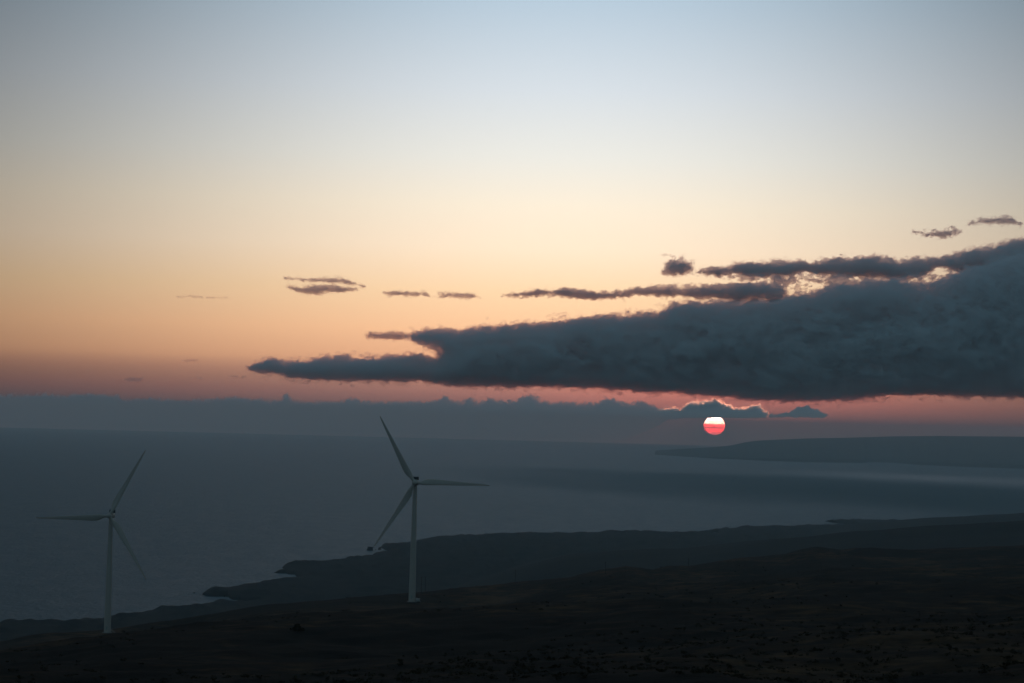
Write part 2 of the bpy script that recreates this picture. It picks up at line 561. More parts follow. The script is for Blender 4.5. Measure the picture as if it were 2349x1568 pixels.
# ------------------------------------------------------------------ the island across the channel
def build_island():
    near = np.array([(1502, 1043), (1527, 1045), (1647, 1053), (1768, 1058), (1848, 1061), (1984, 1062.5), (1988, 1060.5), (2048, 1062), (2109, 1067), (2209, 1071.7), (2349, 1076), (2600, 1086)], float)
    sky = np.array([(1502, 1036), (1505, 1034), (1551, 1031), (1607, 1028), (1647, 1025.6), (1680, 1021.6), (1704, 1016), (1728, 1012), (1768, 1009.6), (1848, 1006.4),
                    (1948, 1004.4), (2048, 1001.6), (2149, 1000.4), (2249, 1001.6), (2349, 1002.4), (2600, 1012)], float)
    ncol = 520
    pxs = np.linspace(1501.5, 2600, ncol)
    yn = np.interp(pxs, near[:, 0], near[:, 1]); ys = np.interp(pxs, sky[:, 0], sky[:, 1])
    an, tn = az_tan(pxs, yn); as_, ts = az_tan(pxs, ys)
    rn = sea_range(tn)
    rs = np.random.RandomState(3)
    dr = np.clip((yn - ys) * 75.0, 250, 5500)
    rc = rn + dr
    zc = 350 - rc * ts
    prof = [(-0.02, None, -30), (0.0, None, -5), (0.004, 0.09, 0), (0.02, 0.15, 0), (0.08, 0.24, 0), (0.2, 0.38, 0), (0.35, 0.54, 0), (0.5, 0.68, 0), (0.65, 0.8, 0), (0.8, 0.91, 0), (0.9, 0.96, 0),
            (1.0, 1.0, 0), (1.15, 0.96, 0), (1.4, 0.8, 0), (1.8, 0.35, 0), (2.1, None, -40)]
    rows = []
    for u_, h_, off in prof:
        rg = rn + dr * u_
        sz = sea_z(rg)
        if h_ is None:
            z = sz + off
        else:
            base = sea_z(rn)
            z = base + (zc - base) * h_
            z = z + fbm(np.sin(an) * rg, np.cos(an) * rg, 900.0, 5, 77, 0.6) * (zc - base) * 0.10 * (1 - abs(2 * u_ - 1) if u_ < 1 else 0.0)
            z = z + rs.normal(0, 1.2, ncol) * (0.4 if u_ >= 0.99 else 1)
        fall = sstep(1501.4, 1504, pxs)
        z = sz - 6 + (z - sz + 6) * fall
        rows.append(np.stack([np.sin(an) * rg, np.cos(an) * rg, z], -1))
    v = np.concatenate(rows)
    n, k = len(rows), ncol
    idx = np.arange(n * k).reshape(n, k)
    q = np.stack([idx[:-1, :-1], idx[:-1, 1:], idx[1:, 1:], idx[1:, :-1]], -1).reshape(-1, 4)[:, ::-1]
    mt, t, out = material('island_scrub')
    p = t.n('ShaderNodeBsdfPrincipled')
    geo = t.n('ShaderNodeNewGeometry')
    nz = t.noise(geo.outputs['Position'], 0.0012, 6.0, 0.6)
    t.l(t.mix(nz, (0.03, 0.026, 0.02, 1), (0.075, 0.055, 0.038, 1)), p.inputs['Base Color'])
    p.inputs['Roughness'].default_value = 1.0
    t.l(p.outputs[0], out.inputs[0])
    o = mesh_np('island', v, q, mt)
    tag(o, 'long low island with a blunt cape lying in the haze below the sun', 'island', kind='structure')


build_island()

# ------------------------------------------------------------------ haze
mt, t, out = material('sea_haze')
hz = t.n('ShaderNodeVolumePrincipled')
hz.inputs['Density Attribute'].default_value = ''
hz.inputs['Color'].default_value = (0.66, 0.91, 1.0, 1)
hz.inputs['Density'].default_value = 3.6e-5
hz.inputs['Anisotropy'].default_value = 0.5
hz.inputs['Absorption Color'].default_value = (1, 1, 1, 1)
t.l(hz.outputs[0], out.inputs['Volume'])
hb = MB()
hb.box(-90000, 90000, -90000, 90000, -560, 350 + 130)
haze = hb.build('haze', mt)
tag(haze, 'pale blue evening haze over sea and coast', 'haze', kind='stuff')


# ------------------------------------------------------------------ clouds
def surface_nets(f):
    ins = f > 0
    nx, ny, nz = f.shape
    corner = [(i, j, k) for i in (0, 1) for j in (0, 1) for k in (0, 1)]
    sl_ = lambda a, o: a[o[0]:nx - 1 + o[0], o[1]:ny - 1 + o[1], o[2]:nz - 1 + o[2]]
    cnt = sum(sl_(ins, c).astype(np.int8) for c in corner)
    act = (cnt > 0) & (cnt < 8)
    cells = np.argwhere(act)
    ids = np.full(act.shape, -1, np.int64)
    ids[act] = np.arange(len(cells))
    acc = np.zeros((len(cells), 3)); num = np.zeros(len(cells))
    ci, cj, ck = cells.T
    for a in corner:
        for ax in range(3):
            if a[ax] == 0:
                b = list(a); b[ax] = 1
                fa = f[ci + a[0], cj + a[1], ck + a[2]]; fb = f[ci + b[0], cj + b[1], ck + b[2]]
                x = (fa > 0) != (fb > 0)
                tt = np.where(x, fa / np.where(x, fa - fb, 1), 0)
                for d in range(3):
                    acc[:, d] += np.where(x, a[d] + (tt if d == ax else 0), 0)
                num += x
    verts = cells + acc / num[:, None]
    quads = []
    for ax in range(3):
        o1, o2 = (ax + 1) % 3, (ax + 2) % 3
        lo = [slice(None)] * 3; hi = [slice(None)] * 3
        lo[ax] = slice(0, -1); hi[ax] = slice(1, None)
        s0, s1 = ins[tuple(lo)], ins[tuple(hi)]
        for sign in (True, False):
            e = np.argwhere((s0 != s1) & (s0 == sign))
            e = e[(e[:, o1] > 0) & (e[:, o2] > 0) & (e[:, o1] < f.shape[o1] - 1) & (e[:, o2] < f.shape[o2] - 1)]
            def cell(d1, d2):
                c = e.copy(); c[:, o1] -= d1; c[:, o2] -= d2
                return ids[c[:, 0], c[:, 1], c[:, 2]]
            q = np.stack([cell(1, 1), cell(0, 1), cell(0, 0), cell(1, 0)], 1)
            quads.append(q if sign else q[:, ::-1])
    return verts, np.concatenate(quads)


def noise3(shape, cells, beta, longest, stretch, seed, deep=3.5):
    """smooth random field of unit deviation on a grid with the given cell sizes"""
    rs = np.random.RandomState(seed)
    n = rs.standard_normal(shape).astype(np.float32)
    F = np.fft.rfftn(n)
    ks = [np.fft.fftfreq(s, c) for s, c in zip(shape[:2], cells[:2])] + [np.fft.rfftfreq(shape[2], cells[2])]
    k2 = (ks[0][:, None, None] * stretch) ** 2 + (ks[1][None, :, None] * deep) ** 2 + ks[2][None, None, :] ** 2
    k2 = k2 + (1.0 / longest) ** 2
    F *= k2 ** (-beta / 4)
    out = np.fft.irfftn(F, s=shape)
    return (out / out.std()).astype(np.float32)


def cloud_material(name, sigma, fwd=0.0, albedo=(0.74, 0.965, 0.998)):
    """scattering with a broad lobe plus a share FWD of strongly forward scattering"""
    mt, t, out = material(name)
    last = None
    for share, g_ in ((1 - fwd, 0.05), (fwd, 0.972)):
        if share <= 0:
            continue
        sc = t.n('ShaderNodeVolumeScatter')
        sc.inputs['Density'].default_value = sigma * share
        sc.inputs['Anisotropy'].default_value = g_
        sc.inputs['Color'].default_value = (*albedo, 1)
        if last is None:
            last = sc.outputs[0]
        else:
            ad = t.n('ShaderNodeAddShader')
            t.l(last, ad.inputs[0]); t.l(sc.outputs[0], ad.inputs[1])
            last = ad.outputs[0]
    t.l(last, out.inputs['Volume'])
    return mt


def cloud(name, label, poly, dist, mat, cell=3.0, round_=45.0, cap=70.0, amp=5.0, longest=60.0, beta=3.15, stretch=1.7, low=0.45, shrink=1.0, seed=1, relief=0.0, wisps=0.0, basal=0.0, deep=3.5, part_of=None):
    poly = np.array(poly, float)
    pad = amp * 2.2 + wisps * 1.6 + 2 * cell
    x0, x1 = poly[:, 0].min() - pad, poly[:, 0].max() + pad
    y0, y1 = poly[:, 1].min() - pad, poly[:, 1].max() + pad
    gx = np.arange(x0, x1 + cell, cell); gz = np.arange(y0, y1 + cell, cell)
    PX, PZ = np.meshgrid(gx, gz, indexing='ij')
    s = sdf_poly(PX, PZ, poly)
    s_raw = s
    s = np.where(s > 0, cap * (1 - np.exp(-np.maximum(s, 0) / cap)), s)
    dy = math.sqrt(4 * round_ * (1 + basal) * (s.max() + 2 * amp + 3 * relief)) + 2 * cell
    cyl = max(cell, dy / 45)
    gy = np.arange(-dy, dy + cyl, cyl)
    shape = (len(gx), len(gy), len(gz))
    n = noise3(shape, (cell, cyl, cell), beta, longest, stretch, seed, deep)
    # calmer along the flat base
    ins = s > 0
    has = ins.any(1)
    top = np.where(has, np.argmax(ins, 1), 0); bot = np.where(has, ins.shape[1] - 1 - np.argmax(ins[:, ::-1], 1), 1)
    col = np.arange(len(gx))
    top = np.interp(col, col[has], gz[top[has]]); bot = np.interp(col, col[has], gz[bot[has]])
    rel = np.clip((bot[:, None] - PZ) / np.maximum(bot - top, 1)[:, None], 0, 1)
    am = amp * (low + (1 - low) * sstep(0.0, 0.6, rel))
    if relief:
        big = noise3(shape, (cell, cyl, cell), 4.4, 120.0, 1.6, seed + 500, 1.2)
        n = n + 0.0
        f_rel = (relief * sstep(4, 55, s_raw))[:, None, :] * (big + 0.12 * n)
    cm = round_ * (1 + basal * (1 - sstep(0.0, 0.6, rel)))
    f = (s - shrink * amp * 0.5)[:, None, :] - (gy ** 2)[None, :, None] / (4 * cm)[:, None, :] + am[:, None, :] * n
    if relief:
        f = f + f_rel
    def shell(f, nm, mt_, parent=None):
        f[[0, -1]] = -1; f[:, [0, -1]] = -1; f[:, :, [0, -1]] = -1
        v, q = surface_nets(f)
        px = np.interp(v[:, 0], np.arange(len(gx)), gx); pz = np.interp(v[:, 2], np.arange(len(gz)), gz)
        py = np.interp(v[:, 1], np.arange(len(gy)), gy)
        wv = ray(px, pz) * dist + np.array(EYE)
        wv[:, 1] += py * dist / FOC
        return mesh_np(nm, wv, q[:, ::-1], mt_, parent)
    if wisps:
        fine = noise3(shape, (cell, cyl, cell), 2.7, max(longest * 0.5, 8), 1.0 + 0.4 * stretch, seed + 900, deep)
        f2 = f + wisps * (0.15 + fine * 0.9)
    o = shell(f, name, mat, part_of)
    if part_of is None:
        tag(o, label, 'cloud')
    if wisps:
        shell(f2, 'wispy_edge', FRAY if mat is GREY else SHRED, o)
    return o


BANK = [(938, 772), (948, 764), (1000, 758), (1060, 757), (1100, 752), (1160, 745), (1230, 742), (1290, 735), (1350, 727), (1410, 721), (1470, 722), (1510, 714),
        (1535, 700), (1570, 692), (1640, 690), (1700, 690), (1780, 684), (1830, 674), (1870, 668), (1900, 658), (1950, 652), (2000, 645), (2050, 641), (2100, 650), (2130, 653),
        (2160, 640), (2200, 624), (2260, 604), (2320, 588), (2440, 560), (2440, 917), (2349, 914), (2250, 912), (2150, 910), (2050, 908), (2000, 912), (1940, 921),
        (1850, 922), (1760, 922), (1700, 917), (1620, 910), (1540, 904), (1480, 902), (1420, 897), (1380, 893), (1290, 890), (1200, 889), (1120, 888), (1050, 886),
        (1000, 884), (980, 876), (900, 876), (800, 874), (720, 872), (660, 868), (640, 860), (600, 857), (574, 851), (570, 843), (582, 834), (618, 826), (636, 825), (652, 834), (700, 827),
        (745, 820), (790, 817), (820, 819), (870, 821), (920, 815), (972, 814), (990, 824), (1004, 822), (1003, 812), (1008, 804), (985, 798), (960, 789), (944, 782)]
BANDC = [(1592, 628), (1610, 618), (1640, 612), (1690, 605), (1740, 599), (1790, 600), (1850, 600), (1900, 597), (1960, 589), (2010, 589), (2050, 597), (2120, 595), (2180, 585),
         (2240, 570), (2300, 560), (2349, 545), (2440, 525), (2440, 640), (2349, 632), (2260, 625), (2200, 628), (2150, 618), (2125, 632), (2110, 640), (2060, 648), (2010, 640), (1960, 640), (1900, 636), (1850, 634),
         (1800, 640), (1750, 638), (1700, 636), (1650, 634)]
BANDB = [(1150, 679), (1180, 673), (1240, 665), (1300, 662), (1340, 665), (1400, 668), (1440, 660), (1480, 662), (1540, 658), (1600, 657), (1660, 652), (1700, 645), (1760, 647), (1800, 655),
         (1812, 672), (1790, 690), (1700, 694), (1640, 689), (1560, 684), (1500, 681), (1460, 681), (1430, 688), (1370, 689), (1310, 684), (1250, 680), (1190, 683)]
VEILP = [(1690, 632), (1800, 634), (1900, 630), (2050, 640), (2120, 625), (2200, 622), (2350, 600), (2440, 590), (2440, 640), (2300, 650), (2180, 660), (2050, 665), (1930, 668), (1880, 664), (1840, 655), (1815, 662), (1800, 660), (1740, 650)]
ROW = [(-80, 912), (0, 908), (60, 907), (100, 904), (120, 905), (150, 909), (165, 904), (200, 904), (250, 906), (278, 907), (290, 917), (340, 914), (400, 918), (480, 919), (520, 912), (550, 911), (580, 917),
       (620, 918), (645, 915), (652, 904), (663, 905), (672, 920), (720, 922), (780, 922), (800, 914), (820, 917), (840, 922), (900, 921), (960, 921), (1003, 920), (1013, 912), (1025, 910), (1038, 920),
       (1060, 922), (1068, 913), (1085, 915), (1095, 925), (1110, 920), (1120, 912), (1140, 918), (1180, 920), (1195, 910), (1210, 905), (1230, 909), (1245, 920), (1300, 923), (1330, 925), (1370, 922),
       (1385, 913), (1400, 911), (1420, 920), (1440, 925), (1480, 922), (1500, 931), (1520, 938), (1545, 950), (1540, 962), (1500, 985), (1440, 1010), (1300, 1030), (600, 1030), (-80, 1015)]
SUNCLOUD = [(1508, 942), (1530, 936), (1550, 937), (1560, 939), (1572, 930), (1585, 923), (1610, 924), (1622, 920), (1632, 920), (1638, 915), (1646, 918), (1652, 923), (1668, 930), (1690, 936), (1715, 936),
            (1726, 931), (1742, 929), (1750, 940), (1764, 950), (1756, 957), (1740, 958), (1690, 959), (1660, 959.5), (1640, 957.5), (1615, 959.5), (1570, 959), (1530, 962)]

GREY = cloud_material('cloud_grey', 0.0045)
SOFT = cloud_material('cloud_soft', 0.0045)
WISP = cloud_material('cloud_wisp', 0.0022)
FRAY = cloud_material('cloud_fray', 0.0022)
SHRED = cloud_material('cloud_shred', 0.0024)
VEIL = cloud_material('cloud_veil', 0.0040)
ROWM = cloud_material('cloud_far_row', 0.0026, 0.0, (0.99, 0.96, 0.93))
HEAP = cloud_material('cloud_heap', 0.0080, 0.0, (0.995, 0.96, 0.92))
RIM = cloud_material('cloud_rim', 0.0080, 0.3, (0.985, 0.94, 0.90))

cloud('cloud', 'huge dark blue cloud bank spreading from the right edge above the sun', BANK, 60000, GREY, cell=3.0, round_=32, amp=5.0, longest=50, seed=4, stretch=2.0, deep=2.0, relief=8, wisps=9.0, shrink=0.4)
cloud('cloud', 'ragged upper cloud band sloping up to the right edge', BANDC, 66000, GREY, cell=2.4, round_=22, amp=4.6, longest=45, low=1.1, stretch=1.8, deep=1.8, seed=9, relief=6, wisps=6.0)
cloud('cloud', 'thin torn cloud veil with holes between the upper band and the bank', VEILP, 63000, VEIL, cell=2.4, round_=9, amp=13.0, longest=34, low=1.0, shrink=0.6, seed=71)
cloud('cloud', 'long thin cloud band running into the top of the dark bank', BANDB, 56000, GREY, cell=2.2, round_=20, amp=4.0, longest=45, low=0.9, stretch=2.0, deep=1.9, seed=14, wisps=4.0)
cloud('cloud', 'small tapering cloud just off the left tip of the main lobe', [(833, 768), (850, 760), (880, 762), (905, 760), (935, 765), (948, 772), (930, 780), (880, 781), (845, 777)], 58000, GREY, cell=1.6, round_=10, amp=2.6, longest=24, low=0.9, stretch=2.4, deep=1.5, seed=21, wisps=4.2)
cloud('cloud', 'small rounded cloud floating alone left of the upper band', [(1519, 625), (1525, 605), (1545, 593), (1570, 592), (1588, 602), (1592, 620), (1570, 632), (1540, 635)], 64000, SOFT, cell=1.7, round_=14, amp=4.6, longest=24, low=1.0, stretch=1.3, deep=1.4, seed=27, wisps=6.0)
cloud('cloud', 'upper of two thin arched clouds in the orange sky', [(655, 639), (700, 640), (740, 639), (785, 638), (812, 644), (836, 658), (812, 657), (790, 652), (760, 649), (720, 646), (690, 644)], 55000, SOFT, cell=1.4, round_=9, amp=2.8, longest=26, low=1, shrink=0.4, stretch=2.2, deep=1.8, seed=31, wisps=4.2)
cloud('cloud', 'lower of two thin ragged clouds in the orange sky', [(658, 657), (690, 659), (720, 655), (770, 655), (800, 659), (820, 665), (790, 671), (740, 674), (705, 677), (680, 671)], 54000, SOFT, cell=1.4, round_=9, amp=3.0, longest=26, low=1, shrink=0.4, stretch=2.2, deep=1.8, seed=37, wisps=4.2)
cloud('cloud', 'short flat cloud streak left of the long thin band', [(876, 671), (910, 667), (940, 669), (975, 671), (983, 678), (940, 680), (890, 678)], 56000, SOFT, cell=1.4, round_=7, amp=2.7, longest=26, low=1, shrink=0.4, stretch=2.2, deep=1.8, seed=41, wisps=3.8)
cloud('cloud', 'wispy arched cloud streak at the tip of the long thin band', [(990, 679), (1030, 674), (1060, 671), (1085, 675), (1106, 684), (1050, 684), (1005, 684)], 57000, SOFT, cell=1.4, round_=6, amp=3.0, longest=26, low=1, shrink=0.4, stretch=2.2, deep=1.8, seed=43, wisps=3.8)
cloud('cloud', 'small grey cloud puff high near the right edge', [(2095, 532), (2130, 536), (2150, 531), (2162, 527), (2185, 523), (2202, 531), (2190, 540), (2160, 544), (2130, 542)], 70000, SOFT, cell=1.6, round_=6, amp=5.0, longest=30, low=1, shrink=0.4, stretch=1.8, deep=1.8, seed=47, wisps=4.0)
cloud('cloud', 'small arched cloud streak highest near the right edge', [(2220, 513), (2250, 503), (2290, 498), (2325, 499), (2342, 513), (2300, 515), (2260, 513)], 72000, SOFT, cell=1.6, round_=6, amp=3.8, longest=30, low=1, shrink=0.4, stretch=2.0, deep=1.8, seed=53, wisps=4.0)
cloud('cloud', 'tiny dark cloud streak low over the left horizon', [(281, 872), (300, 866), (327, 867), (324, 874), (295, 876)], 62000, WISP, cell=1.4, round_=10, amp=1.6, longest=14, low=1, shrink=0.3, seed=59)
for poly, sd, lab in (([(1270, 719), (1285, 716), (1305, 717), (1300, 721), (1278, 721)], 73, 'tiny cloud scrap over the sloping top of the bank'),
                      ([(418, 829), (435, 825), (455, 827), (460, 832), (430, 831)], 79, 'tiny faint cloud scrap left of the lower lobe'),
                      ([(425, 869), (445, 866), (465, 868), (450, 871)], 83, 'faint cloud sliver between the tiny dark streak and the lower lobe'),
                      ([(525, 865), (545, 862), (570, 865), (550, 869)], 89, 'faint cloud sliver just below the tip of the lower lobe'),
                      ([(380, 682), (430, 678), (500, 681), (530, 685), (450, 684)], 97, 'very faint long cloud streak in the left orange sky'),
                      ([(1510, 586), (1522, 582), (1538, 584), (1545, 589), (1525, 588)], 101, 'small pale wisp just above the rounded cloud')):
    cloud('cloud', lab, poly, 59000, WISP, cell=1.4, round_=5, amp=2.2, longest=16, low=1, shrink=0.3, seed=sd)
cloud('cloud', 'long row of distant heaped clouds fading into the haze', ROW, 112000, ROWM, cell=1.8, round_=24, cap=26, amp=3.6, longest=18, beta=3.2, stretch=1, low=0.3, shrink=0.6, seed=61)
cloud('cloud', 'flat dusky cloud low over the island right of the sun', [(1755, 952), (1790, 950), (1812, 946), (1830, 935), (1850, 931), (1865, 938), (1885, 945), (1900, 953), (1890, 961), (1850, 959), (1800, 958), (1765, 959)],
      114000, HEAP, cell=1.4, round_=20, cap=14, amp=2.6, longest=14, beta=3.2, stretch=1.2, low=0.4, shrink=0.5, seed=69)
lit = cloud('cloud', 'distant heaped cloud with a glowing rim covering the top of the sun', SUNCLOUD, 116000, RIM, cell=1.3, round_=30, basal=14, cap=14, amp=3.0, longest=12, beta=3.4, stretch=1, low=0.2, shrink=0.5, seed=67)
cloud('cloud_base', None, [(1560, 948), (1600, 941), (1640, 938), (1680, 944), (1735, 947), (1760, 953), (1756, 960), (1740, 960.5), (1690, 961), (1640, 959), (1615, 961), (1570, 961), (1530, 964), (1512, 962), (1520, 952)],
      113000, HEAP, cell=1.3, round_=12, cap=14, amp=1.0, longest=14, beta=3.4, stretch=1, low=0.4, shrink=0.3, seed=68, part_of=lit)

# ------------------------------------------------------------------ the setting sun
def build_sun():
    d = 150000.0
    c = ray(1639, 976.5) * d + np.array(EYE)
    rad = 24.0 / FOC * d
    v = []; f = []
    nu, nv = 64, 33
    for i in range(nv):
        p_ = math.pi * i / (nv - 1)
        for j in range(nu):
            a = 2 * math.pi * j / nu
            v.append((rad * math.sin(p_) * math.cos(a), rad * math.sin(p_) * math.sin(a), 0.9 * rad * math.cos(p_)))
    for i in range(nv - 1):
        for j in range(nu):
            k = (j + 1) % nu
            f.append((i * nu + j, (i + 1) * nu + j, (i + 1) * nu + k, i * nu + k))
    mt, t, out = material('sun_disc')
    e = t.n('ShaderNodeEmission')  # reddening and dark haze bands are painted into this emission by height
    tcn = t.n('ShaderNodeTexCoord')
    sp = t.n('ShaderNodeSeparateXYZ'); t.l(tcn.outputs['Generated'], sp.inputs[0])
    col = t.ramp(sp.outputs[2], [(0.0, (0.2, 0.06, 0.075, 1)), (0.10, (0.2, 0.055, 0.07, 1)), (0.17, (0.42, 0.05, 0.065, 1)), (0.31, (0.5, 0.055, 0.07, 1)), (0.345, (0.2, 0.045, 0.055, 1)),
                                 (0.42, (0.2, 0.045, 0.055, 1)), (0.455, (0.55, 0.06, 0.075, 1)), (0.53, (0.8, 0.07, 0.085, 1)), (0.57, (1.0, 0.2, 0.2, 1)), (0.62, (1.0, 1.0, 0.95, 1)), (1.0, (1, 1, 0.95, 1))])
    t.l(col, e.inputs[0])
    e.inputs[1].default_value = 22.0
    t.l(e.outputs[0], out.inputs[0])
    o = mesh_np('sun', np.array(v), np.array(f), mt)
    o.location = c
    tag(o, 'glowing red and white setting sun with haze bands painted into its glow', 'sun')


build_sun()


# ------------------------------------------------------------------ wind turbines
PAINT = principled('white_turbine_paint', (0.47, 0.42, 0.36), 0.45, var=0.05, scale=0.4)
DARK = principled('dark_cooler', (0.03, 0.032, 0.035), 0.6, var=0.2, scale=2.0)
CONC = principled('pale_concrete', (0.17, 0.16, 0.14), 0.9, var=0.2, scale=1.0)
STEEL = principled('galvanised_steel', (0.40, 0.41, 0.42), 0.5, 0.6, var=0.1, scale=3.0)
GREEN = principled('pale_cabinet_paint', (0.34, 0.36, 0.33), 0.6, var=0.1, scale=2.0)


def ring_xy(r, z, n=40):
    return [(r * math.cos(2 * math.pi * i / n), r * math.sin(2 * math.pi * i / n), z) for i in range(n)]


def ring_y(rx, rz, y, zc=0.0, n=36, sq=2.0):
    out = []
    for i in range(n):
        a = 2 * math.pi * i / n
        c, s = math.cos(a), math.sin(a)
        out.append((math.copysign(abs(c) ** (2 / sq), c) * rx, y, zc + math.copysign(abs(s) ** (2 / sq), s) * rz))
    return out


HUB_H, ROT = 79.2, 50.5
OVER = 4.3


def blade_mesh():
    """one blade along +z from the hub, leading edge towards +x seen from -y"""
    st = [(1.3, 2.1, 2.1, 0.5), (2.6, 2.05, 2.05, 0.5), (4.2, 2.25, 1.85, 0.45), (6.5, 3.0, 1.3, 0.36), (9.0, 3.42, 1.0, 0.30), (12, 3.35, 0.8, 0.28), (17, 2.95, 0.62, 0.28), (23, 2.45, 0.48, 0.28),
          (30, 1.95, 0.36, 0.29), (37, 1.5, 0.26, 0.3), (43, 1.13, 0.19, 0.31), (47, 0.85, 0.13, 0.33), (49.3, 0.55, 0.08, 0.38), (50.2, 0.3, 0.05, 0.45), (50.5, 0.1, 0.03, 0.5)]
    tw = [14, 14, 13.5, 12, 10, 8, 5.5, 3.5, 2, 1, 0.3, 0, -0.3, -0.5, -0.5]
    rings = []
    n = 20
    for (z, ch, th, ax), a in zip(st, tw):
        ch *= 1.24 if z > 5 else 1.0
        a = R(a + 2)
        ringp = []
        for i in range(n):
            q = 2 * math.pi * i / n
            u_ = (math.cos(q) + 1) / 2                 # 1 at leading edge
            x = (u_ - 1) * ch + ax * ch
            rnd = min(1.0, max(0.0, (th / ch - 0.35) / 0.6))
            foil = math.sin(q) * 0.5 * th * ((0.25 + 0.75 * u_ ** 0.6) * (1 - rnd) + rnd)
            ringp.append((x * math.cos(a) - foil * math.sin(a), -(x * math.sin(a) + foil * math.cos(a)) - 0.0007 * z * z * 0.6, z))
        rings.append(ringp)
    b = MB(); b.loft(rings)
    return b


def rotor_point(p, ang, tilt=R(5)):
    """rotor plane (facing -y) to turbine space: spin by ang, tilt nose up, shift to the hub"""
    x, y, z = p
    x, z = x * math.cos(ang) - z * math.sin(ang), x * math.sin(ang) + z * math.cos(ang)
    y, z = y * math.cos(tilt) + z * math.sin(tilt), z * math.cos(tilt) - y * math.sin(tilt)
    return (x, y - OVER, z + HUB_H)


def make_turbine(name, label, loc, face, spin):
    root = empty(name, loc, face)
    tag(root, label, 'wind turbine', 'wind turbines on the hillside')
    b = MB(); b.loft([ring_xy(3.5, -2.5), ring_xy(3.5, 0.12), ring_xy(3.4, 0.22)]); b.build('foundation', CONC, root)
    prof = [(0.2, 2.30), (13, 2.19), (26, 2.06), (39, 1.88), (52, 1.69), (65, 1.50), (77.6, 1.32)]
    b = MB(); b.loft([ring_xy(r_, z_) for z_, r_ in prof]); tower = b.build('tower', PAINT, root)
    # door and steps, on the side of the uphill track
    b = MB(); b.box(-0.5, 0.5, -2.42, -2.2, 2.3, 4.5); b.build('door', GREEN, tower)
    b = MB()
    b.box(1.6, 3.4, -2.2, -0.6, 2.0, 2.12)
    for i in range(9):
        b.box(3.4 + i * 0.28, 3.66 + i * 0.28, -2.2, -1.1, 1.8 - i * 0.2, 1.84 - i * 0.2)
    for xx in (1.7, 3.3):
        b.tube((xx, -2.1, 0.1), (xx, -2.1, 3.1), 0.04, 0.04, 6); b.tube((xx, -0.7, 0.1), (xx, -0.7, 3.1), 0.04, 0.04, 6)
    b.tube((1.7, -2.1, 3.1), (3.3, -2.1, 3.1), 0.035, 0.035, 6); b.tube((3.3, -2.1, 3.1), (5.9, -2.1, 1.2), 0.035, 0.035, 6)
    b.build('stairs', STEEL, root)
    # nacelle: fat generator ring ahead of a rounded housing
    b = MB()
    b.loft([ring_y(1.7, 1.7, -2.3, HUB_H), ring_y(2.12, 2.12, -2.15, HUB_H), ring_y(2.12, 2.12, -0.75, HUB_H), ring_y(1.9, 1.95, -0.65, HUB_H), ring_y(1.95, 2.0, -0.3, HUB_H, sq=2.4),
            ring_y(1.95, 2.0, 3.8, HUB_H, sq=2.6), ring_y(1.75, 1.8, 4.6, HUB_H, sq=2.4), ring_y(1.1, 1.2, 5.0, HUB_H)])
    b.loft([[(1.42 * math.cos(q), 1.42 * math.sin(q), z_) for q in (2 * math.pi * i / 24 for i in range(24))] for z_ in (77.5, 78.2)])
    nac = b.build('nacelle', PAINT, root)
    b = MB()
    b.box(-1.95, 1.95, 3.0, 4.1, HUB_H + 1.7, HUB_H + 3.7)
    b.box(-2.03, 2.03, 2.92, 4.18, HUB_H + 3.7, HUB_H + 3.8)
    b.build('cooler', DARK, nac)
    for xx, hh in ((-1.3, 0.9), (-0.2, 0.7), (1.0, 0.9), (1.9, 1.2)):
        b = MB(); b.tube((xx, 3.4, HUB_H + 3.79), (xx, 3.4, HUB_H + 3.8 + hh), 0.06, 0.03, 6)
        b.build('wind_sensor', DARK, nac)
    # hub and blades
    b = MB()
    b.loft([[rotor_point(p_, 0) for p_ in ring_y(r_, r_, y_)] for y_, r_ in ((-2.15, 0.15), (-2.05, 0.7), (-1.75, 1.2), (-1.2, 1.55), (-0.4, 1.72), (0.6, 1.74), (1.6, 1.7), (2.0, 1.6))])
    hub = b.build('hub', PAINT, root)
    bl = blade_mesh()
    for k in range(3):
        ang = spin + k * 2 * math.pi / 3 - math.pi / 2
        c = MB(); c.f = list(bl.f); c.s = list(bl.s)
        c.v = [rotor_point(p_, ang) for p_ in bl.v]
        # stub that carries the blade
        ringq = lambda r_, z_: [rotor_point((r_ * math.cos(q), r_ * math.sin(q), z_), ang) for q in (2 * math.pi * i / 20 for i in range(20))]
        c.loft([ringq(1.25, 0.5), ringq(1.2, 1.6), ringq(1.08, 2.2)])
        c.build('blade', PAINT, root)
    return root


def face_to_eye(loc, yaw):
    a = math.atan2(EYE.x - loc.x, EYE.y - loc.y)           # azimuth towards the viewpoint
    return -(a + R(yaw)) + math.pi                          # local -y points there


pc, pl = pad_point(*PADS[0]), pad_point(*PADS[1])
make_turbine('wind_turbine', 'white three bladed wind turbine standing in front of the dark coast', pc, face_to_eye(pc, 6), R(-0.6))
make_turbine('wind_turbine', 'white three bladed wind turbine with sea behind its tower, lower on the left slope', pl, face_to_eye(pl, 14), R(63.2))


def cabinet(px, py):
    p_, _ = land_at(px, py, 1300, 1800)
    root = empty('transformer_cabinet', p_, R(8))
    tag(root, 'small pale transformer cabinet beside the foot of a wind turbine', 'cabinet')
    b = MB(); b.box(-1.5, 1.5, -1.1, 1.1, -0.6, 0.2); b.build('plinth', CONC, root)
    b = MB(); b.box(-1.3, 1.3, -0.9, 0.9, 0.2, 1.9); b.box(-1.42, 1.42, -1.02, 1.02, 1.9, 2.02); b.build('housing', GREEN, root)
    for s in (-1, 1):
        b = MB(); b.box(*sorted((s * 0.04, s * 1.2)), -0.94, -0.897, 0.35, 1.8); b.build('door', GREEN, root)


cabinet(958.5, 1381)

